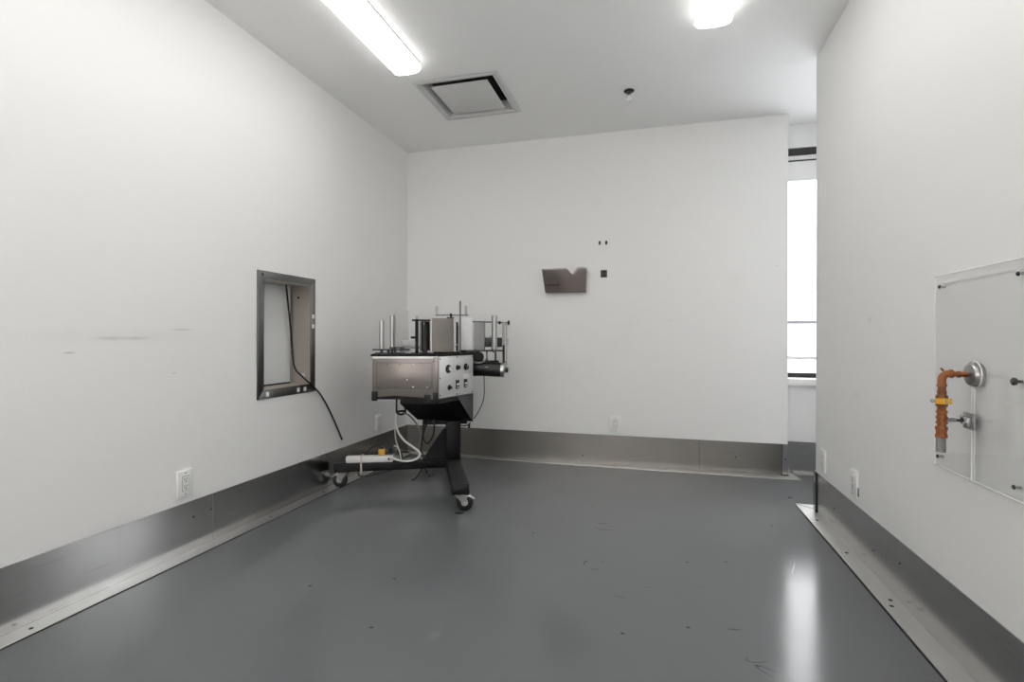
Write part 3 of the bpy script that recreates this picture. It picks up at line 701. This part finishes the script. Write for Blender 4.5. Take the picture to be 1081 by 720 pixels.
# --- cabinet
poly = [tuple(fa), tuple(fb), tuple(fc), (.142, .25), (-.534, .25)]
part(MB().prism(poly, .616, .894, None, .003), 'cabinet', 'machine_steel')
big = [(fa.x - .010, fa.y - .008), (fb.x, fb.y - .010), (fc.x + .008, fc.y - .006), (.150, .258), (-.544, .258)]
part(MB().prism(big, .894, .906, None, .002), 'top_plate', 'black_steel')
# frames for the two visible faces: s along the face, height z, offset outwards
def face(a, b):
    d_ = (b - a).normalized(); nn = Vector((d_.y, -d_.x))
    return Matrix(((d_.x, 0, nn.x, a.x), (d_.y, 0, nn.y, a.y), (0, 1, 0, 0), (0, 0, 0, 1)))
MF, MP = face(fa, fb), face(fb, fc)
LF, LP = (fb - fa).length, (fc - fb).length
fp = part(MB().prism([(.031, .688), (.384, .688), (.384, .850), (.031, .850)], 0, .003, MF, .001), 'access_panel', 'machine_steel')
g = MB()
for s0, s1, z0, z1 in ((.029, .031, .686, .852), (.384, .386, .686, .852), (.029, .386, .850, .852), (.029, .386, .686, .688)): g.prism([(s0, z0), (s1, z0), (s1, z1), (s0, z1)], 0, .0018, MF)
part(g, 'panel_gap', 'slot')
part(MB().prism([(0, .880), (LF, .880), (LF, .893), (0, .893)], 0, .002, MF), 'top_hem', 'alu')
part(MB().prism([(.392, .66), (LF, .66), (LF, .89), (.392, .89)], 0, .002, MF, .0008), 'corner_strip', 'machine_steel')
part(MB().prism([(.0, .616), (.335, .616), (.335, .628), (.15, .640), (.035, .632), (0, .66)], 0, .002, MF), 'lower_hem', 'black_steel')
for s, z in ((.095, .842), (.180, .842), (.265, .838), (.355, .836), (.045, .697), (.150, .698), (.265, .696), (.355, .694), (.225, .742), (.395, .862)):
    MB().lathe([(.002, .005), (.0045, .004), (.0055, 0)], MF @ Vector((s, z, 0)), MF @ Vector((s, z, 1)), 10).build('rivet', M['polished'] if z < .84 and s > .2 else M['dark_grey'], fp)
for s0, s1, z0, z1 in ((-.002, .034, .607, .668), (.335, .378, .598, .648), (.392, .426, .602, .660)):
    part(MB().prism([(s0, z0), (s1, z0), (s1, z1), (s0, z1)], -.002, .007, MF, .0015), 'corner_bracket', 'charcoal')

# --- control panel on the chamfered corner
cp = part(MB().prism([(.002, .622), (LP - .003, .622), (LP - .003, .892), (.002, .892)], 0, .003, MP, .001), 'control_panel', 'panel_white')
def on(s, z, prof, seg=20, par=None, name='knob', m='black_plastic'):
    return MB().lathe(prof, MP @ Vector((s, z, 0)), MP @ Vector((s, z, 1)), seg).build(name, M[m], par or cp)
def plate(s0, s1, z0, z1, h0, h1, name, m, par=None, bev=.0008):
    return MB().prism([(s0, z0), (s1, z0), (s1, z1), (s0, z1)], h0, h1, MP, bev).build(name, M[m], par or cp)
k = on(.100, .808, [(.003, .028), (.008, .028), (.012, .024), (.013, .018), (.013, 0)], 28, None, 'selector_switch')
MB().prism([(.094, .800), (.120, .790), (.124, .798), (.118, .806), (.108, .808), (.104, .822), (.096, .822)], .013, .022, MP, .002).build('selector_lever', M['white_plastic'], k)
k = on(.205, .812, [(.003, .018), (.007, .018), (.009, .014), (.020, .013), (.022, .010), (.022, 0)], 20, None, 'push_button')
MB().prism([(.221, .802), (.228, .802), (.228, .824), (.221, .824)], .003, .014, MP, .001).build('button_guard', M['black_plastic'], k)
k = on(.305, .813, [(.003, .024), (.005, .024), (.007, .021), (.018, .019), (.020, .016), (.020, 0)], 24, None, 'dial_knob', 'charcoal')
MB().prism([(.303, .815), (.307, .815), (.307, .831), (.303, .831)], .0195, .0210, MP).build('pointer', M['white_plastic'], k)
plate(.275, .345, .728, .762, .003, .0036, 'blank_label', 'white_plastic', bev=0)
for s in (.206, .303):
    rk = plate(s - .020, s + .020, .668, .728, .003, .006, 'rocker_switch', 'black_plastic')
    MB().prism([(s - .014, .692), (s + .014, .692), (s + .014, .706), (s - .014, .704)], .006, .0085, MP, .001).build('rocker_mark', M['white_plastic'], rk)
    MB().prism([(s - .013, .673), (s + .013, .673), (s + .013, .684), (s - .013, .684)], .006, .0085, MP, .001).build('rocker_mark', M['alu'], rk)
on(.112, .684, [(.003, .018), (.006, .018), (.008, .010), (.022, .009), (.024, .007), (.024, 0)], 16, None, 'toggle_switch')
for s, z in ((.012, .875), (.2, .884), (LP - .012, .880), (.012, .750), (.012, .640), (.2, .632), (LP - .012, .632)):
    on(s, z, [(.003, .0055), (.005, .004), (.0055, 0)], 10, None, 'screw', 'slot')

# --- rollers, rods and guide sheets on the top plate
ZT = .906
part(MB().box((-.545, -.085, .928), (-.30, -.045, .938), .002, 1).cyl((-.44, -.065, .906), (-.44, -.065, .930), .010, 12), 'guide_rail', 'dark_grey')
part(MB().box((-.44, .02, .940), (-.22, .048, .948), .002, 1).cyl((-.40, .034, .906), (-.40, .034, .94), .009, 12).cyl((-.25, .034, .906), (-.25, .034, .94), .009, 12), 'guide_rail', 'dark_grey')
def roller(x, y, z0, z1, r, m='alu', name='guide_roller'):
    q = part(MB().lathe([(0, 0), (0, r), (z1 - z0 - .004, r), (z1 - z0, r * .8), (z1 - z0, 0)], (x, y, z0), (x, y, z1), 24), name, m)
    MB().cyl((x, y, ZT), (x, y, z0 + .002), r * .55, 12).build('spindle', M['dark_grey'], q)
    return q
roller(-.485, -.066, .938, 1.131, .0175)
roller(-.420, .040, .948, 1.168, .0160)
part(MB().box((-.404, .062, .945), (-.308, .066, 1.204), .001, 1).box((-.37, .058, .906), (-.34, .070, .945), .001, 1), 'guide_sheet', 'frosted')
part(MB().box((-.352, -.075, .958), (-.262, -.035, .996), .003, 1).box((-.33, -.06, .906), (-.29, -.05, .958), .001, 1), 'label_sensor', M['frosted'])
part(MB().cyl((-.252, -.065, ZT), (-.252, -.065, 1.140), .0115, 16), 'column', 'black_steel')
part(MB().cyl((-.252, -.065, 1.140), (-.252, -.065, 1.163), .009, 16), 'column_knob', 'alu')
part(MB().box((-.285, -.085, 1.128), (-.155, -.005, 1.138), .003, 2), 'top_bracket', 'black_steel')
part(MB().cyl((-.292, -.058, 1.015), (-.252, -.065, 1.015), .008, 12).box((-.262, -.078, .925), (-.242, -.052, .985), .002, 1), 'clamp', 'black_plastic')
roller(-.198, -.030, .925, 1.126, .036, 'black_plastic', 'drive_roller')
part(MB().cyl((-.226, -.070, ZT), (-.226, -.070, 1.128), .0035, 10), 'tie_rod', 'polished')
# folded grey sheet with a rolled right edge
out = []
for k in range(9):
    a = R(-90 + 180 * k / 8); out.append((-.022 + .020 * math.cos(a), -.093 + .020 * math.sin(a)))
pth = [(-.155, -.060), (-.155, -.113)] + out + [(-.06, -.060)]
off = [(-.151, -.060), (-.151, -.109)] + [(-.022 + .0165 * math.cos(R(-90 + 180 * k / 8)), -.093 + .0165 * math.sin(R(-90 + 180 * k / 8))) for k in range(9)] + [(-.06, -.064)]
pth[1] = (-.155, -.113); 
part(MB().prism(pth + off[::-1], ZT + .012, 1.146), 'guide_sheet', 'grey_sheet')
part(MB().box((-.160, -.1145, ZT), (-.154, -.050, 1.150), .001, 1), 'sheet_edge', 'polished')
part(MB().cyl((-.002, -.095, .925), (-.002, -.095, 1.14), .0065, 10), 'sheet_edge', 'polished')
part(MB().box((-.05, -.085, 1.144), (.0, -.04, 1.156), .003, 1), 'sheet_bracket', 'dark_grey')
part(MB().box((-.14, -.10, ZT), (.04, -.03, ZT + .012), .002, 1), 'sheet_base', 'black_steel')
roller(.026, -.015, .925, 1.124, .0075, 'black_plastic', 'idler_roller')
part(MB().cyl((.043, -.070, ZT), (.043, -.070, 1.268), .0058, 12), 'tall_rod', 'sheet_alu')
part(MB().cyl((.035, -.03, ZT), (.035, -.03, 1.10), .004, 10), 'tie_rod', 'polished')
part(MB().tube([(-.02, -.07, .935), (.01, -.06, .955), (.03, -.045, .975)], .003, 8), 'spring', 'polished')
part(MB().cyl((-.122, .030, 1.172), (.105, -.006, 1.174), .0042, 10), 'cross_rod', 'sheet_alu')
part(MB().cyl((-.015, .013, ZT), (-.015, .013, 1.185), .008, 12), 'column', 'black_steel')
for x, y, z in ((-.113, .029, 1.175), (.090, -.004, 1.178)):
    q = part(MB().lathe([(0, .009), (.058, .009), (.058, .0065), (.002, .0065)], (x, y, z), (x, y, z + 1), 16), 'spool_cup', 'frosted')
    MB().lathe([(0, 0), (0, .010), (.003, .010), (.003, 0)], (x, y, z + .058), (x, y, z + 1), 16).build('cup_rim', M['alu'], q)
part(MB().box((.062, .120, ZT), (.146, .124, 1.163), .001, 1), 'guide_sheet', 'white_sheet')
part(MB().box((.05, .06, ZT), (.15, .14, ZT + .018), .003, 1).box((.09, -.02, ZT), (.155, .05, ZT + .012), .003, 1), 'sheet_base', 'charcoal')

# --- applicator head on the arm at the right
part(MB().box((.150, .095, .914), (.372, .170, .924), .002, 1), 'arm_plate', 'charcoal')
part(MB().prism([(.163, .150), (.163, .154), (.236, .141), (.243, .150), (.246, .148), (.240, .137), (.222, .1395)], .924, 1.126), 'channel_sheet', 'sheet_alu')
part(MB().cyl((.155, .158, 1.133), (.425, .118, 1.126), .005, 12), 'cross_rod', 'dark_grey')
for x, y, r_ in ((.352, .127, .013), (.418, .117, .018)):
    part(MB().lathe([(0, 0), (0, r_ * .8), (.004, r_), (.012, r_), (.016, r_ * .7), (.016, 0)], (x - .008, y + .001, 1.126), (x + .3, y - .045, 1.118), 20), 'clamp_knob', 'black_plastic')
roller(.307, .090, .928, 1.178, .0205, 'galv')
part(MB().box((.255, .18, .945), (.380, .25, 1.016), .004, 2).box((.29, .20, 1.016), (.294, .204, 1.03)), 'sensor_motor', 'dark_grey')
part(MB().box((.30, .168, .924), (.33, .20, .95), .002, 1), 'motor_bracket', 'charcoal')
part(MB().box((.370, .113, .800), (.391, .125, 1.130), .001, 1), 'head_bar', 'galv')
part(MB().box((.373, .112, .815), (.388, .1255, .96), .001, 1), 'bar_sleeve', 'charcoal')
part(MB().box((.398, .112, .81), (.406, .122, 1.128), .001, 1).box((.391, .113, 1.105), (.40, .121, 1.12)).box((.391, .113, .83), (.40, .121, .845)), 'head_bar', 'galv')
part(MB().box((.404, .108, .955), (.416, .126, 1.012), .001, 1), 'bar_clip', 'alu')
for x in (.258, .322):
    part(MB().box((x - .006, .125, .832), (x + .006, .143, .916), .001, 1), 'head_leg', 'charcoal')
part(MB().lathe([(0, 0), (0, .036), (.004, .040), (.055, .040), (.060, .034), (.060, 0)], (.185, .155, .876), (.2, .05, .870), 24), 'drive_pulley', 'black_plastic')
part(MB().tube([(.150, .06, .840), (.19, .05, .832), (.235, .06, .85), (.252, .08, .885), (.250, .10, .913)], .0055, 10), 'hose', 'cable_grey')
a_, b_ = Vector((.138, .120, .792)), Vector((.352, .050, .782)); L_ = (b_ - a_).length
q = part(MB().lathe([(0, 0), (0, .050), (.010, .053), (L_ - .02, .053), (L_, .051), (L_, 0)], a_, b_, 32), 'drive_cylinder', 'black_plastic')
e_ = (b_ - a_).normalized()
MB().lathe([(0, .053), (.018, .053), (.026, .046), (.030, .030), (.030, 0)], b_, b_ + e_, 28).build('end_cover', M['alu'], q)
MB().lathe([(.028, .008), (.034, .008), (.034, .018), (.046, .019), (.050, .014), (.050, 0)], b_, b_ + e_, 20).build('end_knob', M['black_plastic'], q)
MB().box((.235, .030, .800), (.285, .036, .806), .001, 1).build('name_tag', M['alu'], q)
part(MB().box((.13, .09, .735), (.30, .13, .75), .004, 2).box((.135, .11, .82), (.345, .15, .846), .004, 2), 'cylinder_bracket', 'black_steel')
part(MB().tube([(.228, .075, .745), (.230, .070, .68), (.230, .068, .61), (.221, .070, .55), (.195, .074, .49), (.155, .080, .425)], .0035, 8), 'motor_cable', 'cable_black')

# --- cables under the cabinet (fixed to the machine)
part(MB().box((-.391, -.094, .510), (-.379, -.088, .620), .001, 1), 'hanging_strap', 'charcoal')
part(MB().box((-.334, -.104, .512), (-.320, -.098, .620), .001, 1), 'hanging_strap', 'charcoal')
part(MB().tube([(-.385, -.09, .512), (-.37, -.075, .496), (-.345, -.065, .494), (-.325, -.08, .510), (-.340, -.10, .520), (-.37, -.10, .518), (-.385, -.09, .512)], .007, 8), 'cable_ring', 'charcoal')
part(MB().tube([(-.340, -.09, .51), (-.300, -.065, .482), (-.262, -.068, .440), (-.238, -.07, .390), (-.226, -.07, .331), (-.236, -.06, .250), (-.25, -.05, .175)], .0055, 8), 'cable', 'cable_grey')
for pts_ in ([(-.206, -.023, .47), (-.209, -.022, .36), (-.216, -.022, .28), (-.235, -.02, .17)],
             [(-.150, -.03, .48), (-.190, -.026, .40), (-.214, -.023, .33), (-.225, -.02, .25), (-.19, -.05, .18)],
             [(-.170, -.03, .48), (-.200, -.03, .37), (-.222, -.02, .27), (-.245, -.03, .168)],
             [(-.135, -.036, .48), (-.132, -.037, .40), (-.142, -.034, .33), (-.178, -.027, .282), (-.206, -.022, .32), (-.205, -.022, .40), (-.19, -.02, .47)]):
    part(MB().tube(pts_, .0055, 8), 'cable', 'cable_black')
# loose ends that reach the floor below the beam
part(MB().tube([(-.20, .045, .150), (-.215, .055, .085), (-.250, .058, .030), (-.285, .055, .006)], .005, 8), 'cable', 'cable_black')
part(MB().tube([(-.21, .045, .150), (-.190, .075, .08), (-.160, .12, .012), (-.12, .20, .006)], .0045, 8), 'cable', 'cable_black')
part(MB().tube([(-.19, .045, .150), (-.165, .055, .105), (-.15, .06, .070), (-.19, .09, .02), (-.20, .14, .005)], .003, 8), 'cable', 'cable_grey')

part(MB().tube([(-.405, -.03, .275), (-.385, -.036, .268), (-.368, -.038, .24), (-.360, -.036, .20), (-.355, -.03, .170)], .0042, 8), 'cable', 'cable_white')
part(MB().tube([(-.34, .005, .169), (-.30, .02, .171), (-.26, .0, .172), (-.22, .02, .170), (-.25, .028, .171), (-.31, -.01, .172), (-.335, .015, .175)], .0045, 8), 'cable', 'cable_grey')
part(MB().tube([(-.64, -.030, .104), (-.632, -.045, .085), (-.60, -.045, .078), (-.55, -.045, .082), (-.48, -.042, .100), (-.42, -.030, .106)], .0048, 8), 'cable', 'cable_black')

# ------------------------------------------------------------------ power strip and plugs on the beam
def lp(x, y, z):        # point of the stand's frame to the room
    c_, s_ = math.cos(RZ), math.sin(RZ); return Vector((P0[0] + x * c_ - y * s_, P0[1] + x * s_ + y * c_, z))
PS = thing('power_strip', 'white power strip strapped on top of the black stand beam', 'power strip', lp(-.56, -.003, .164), (0, 0, RZ - R(3)))
MB().box((-.162, -.026, 0), (.150, .026, .042), .006, 3).build('housing', M['white_plastic'], PS)
for k in range(5):
    x = -.125 + k * .052
    q = MB().box((x - .018, -.018, .042), (x + .018, .018, .0432), .0005, 1).build('socket', M['plate_plastic'], PS)
    MB().box((x - .008, -.008, .0432), (x - .005, .002, .0436)).box((x + .005, -.008, .0432), (x + .008, .002, .0436)).cyl((x, .008, .043), (x, .008, .0436), .003, 8).build('slots', M['slot'], q)
MB().box((.118, -.0275, .012), (.130, -.025, .030), .001, 1).build('rocker_switch', M['black_plastic'], PS)
MB().box((.136, -.0275, .014), (.142, -.025, .022), .0005, 1).build('indicator', M['ledge'], PS)
tie_ = MB()
for y0, y1, z0, z1 in ((-.047, -.045, -.062, .0435), (.040, .042, -.062, .0435), (-.047, .042, .0435, .0450), (-.047, .042, -.064, -.062)): tie_.box((-.062, y0, z0), (-.052, y1, z1))
tie_.build('tie_strap', M['tie'], PS)
MB().lathe([(0, .009), (.02, .007), (.02, 0)], (.150, 0, .02), (1, 0, .02), 12).build('cord_boot', M['cable_white'], PS)
inv = PS.matrix_basis.copy()
inv = (Matrix.Translation(PS.location) @ Matrix.Rotation(RZ - R(3), 4, 'Z')).inverted()
cpts = [lp(-.412, -.010, .184), lp(-.375, -.035, .176), lp(-.33, -.055, .171), lp(-.275, -.065, .178), lp(-.235, -.068, .200), lp(-.234, -.066, .232), lp(-.276, -.061, .267), lp(-.335, -.052, .312), lp(-.378, -.048, .376), lp(-.389, -.060, .45), lp(-.384, -.082, .505)]
MB().tube([inv @ p for p in cpts], .0070, 10).build('power_cord', M['cable_white'], PS)

q = thing('yellow_plug', 'yellow plug with a black cord standing in the power strip', 'plug', lp(-.487, -.006, .206), (0, 0, RZ))
MB().box((-.022, -.018, .003), (.022, .018, .046), .005, 2).build('plug_body', M['yellow'], q)
MB().box((-.015, -.013, .046), (.015, .013, .058), .004, 2).box((-.012, -.012, 0), (.012, .012, .003)).build('plug_cap', M['black_plastic'], q)
MB().tube([(0, 0, .056), (-.012, .002, .068), (-.040, .010, .066), (-.075, .020, .046), (-.100, .034, .015), (-.105, .048, -.02)], .005, 8).build('cord', M['cable_black'], q)

q = thing('black_plug', 'pale grey and black cord plug leaning behind the right end of the power strip', 'plug', lp(-.400, .016, .171), (0, R(-24), RZ))
MB().box((-.015, -.015, 0), (.015, .015, .045), .005, 2).build('plug_body', M['cable_grey'], q)
MB().lathe([(.045, .016), (.075, .016), (.085, .010), (.090, 0)], (0, 0, 0), (0, 0, 1), 14).build('boot', M['black_plastic'], q)
q = thing('cord_connector', 'black inline connector on a thin white cord above the stand beam', 'connector', lp(-.352, .0, .164), (0, 0, RZ))
MB().lathe([(0, .008), (.010, .014), (.070, .014), (.085, .008), (.085, 0)], (0, 0, 0), (-.25, 0, 1), 14).build('body', M['black_plastic'], q)
MB().tube([(-.020, 0, .080), (-.038, -.018, .14), (-.046, -.040, .23), (-.040, -.058, .325)], .0035, 8).build('thin_cord', M['cable_white'], q)

# small debris on the floor
def flake(x, y, s, a, label):
    pts_ = [(math.cos(k * 2 * math.pi / 9) * s * (.8 + .4 * random.random()), math.sin(k * 2 * math.pi / 9) * s * .55 * (.7 + .6 * random.random())) for k in range(9)]
    tag(MB().prism(pts_, .0005, .004, None, .0006).build('debris_flake', M['flake'], None, (x, y, 0), (0, 0, a)), label, 'debris')
flake(-1.085, 2.775, .026, .2, 'black flake of debris on the floor below the front caster')
flake(.86 - .02, 3.62, .014, .4, 'small black speck on the floor in the opening at right')

# ------------------------------------------------------------------ light
wd = bpy.data.worlds.new('overcast snow light'); S.world = wd; wd.use_nodes = True
bg = wd.node_tree.nodes['Background']; bg.inputs['Color'].default_value = (.985, .985, 1, 1); bg.inputs['Strength'].default_value = 4.4

# ------------------------------------------------------------------ camera
cam = bpy.data.cameras.new('camera'); co = bpy.data.objects.new('camera', cam); COL.objects.link(co)
f_px = 541.0914; th_ = .2693
cam.sensor_width = 36; cam.lens = f_px / 1081 * 36; cam.shift_y = -(360 - 356.3) / 1081
cam.clip_start = .02
co.matrix_world = Matrix.Translation((0, 0, 1.0164)) @ Matrix.Rotation(th_, 4, 'Z') @ Matrix.Rotation(R(90), 4, 'X') @ Matrix.Rotation(.0021, 4, 'Z')
S.camera = co
S.view_settings.view_transform = 'Standard'; S.view_settings.look = 'None'
S.view_settings.exposure = 0.86; S.view_settings.gamma = 1; S.view_settings.use_curve_mapping = False
S.cycles.max_bounces = 12; S.cycles.diffuse_bounces = 8; S.cycles.transparent_max_bounces = 16
S.cycles.use_denoising = True
S.cycles.sample_clamp_indirect = 4; S.cycles.caustics_reflective = False; S.cycles.caustics_refractive = False; S.cycles.blur_glossy = .5
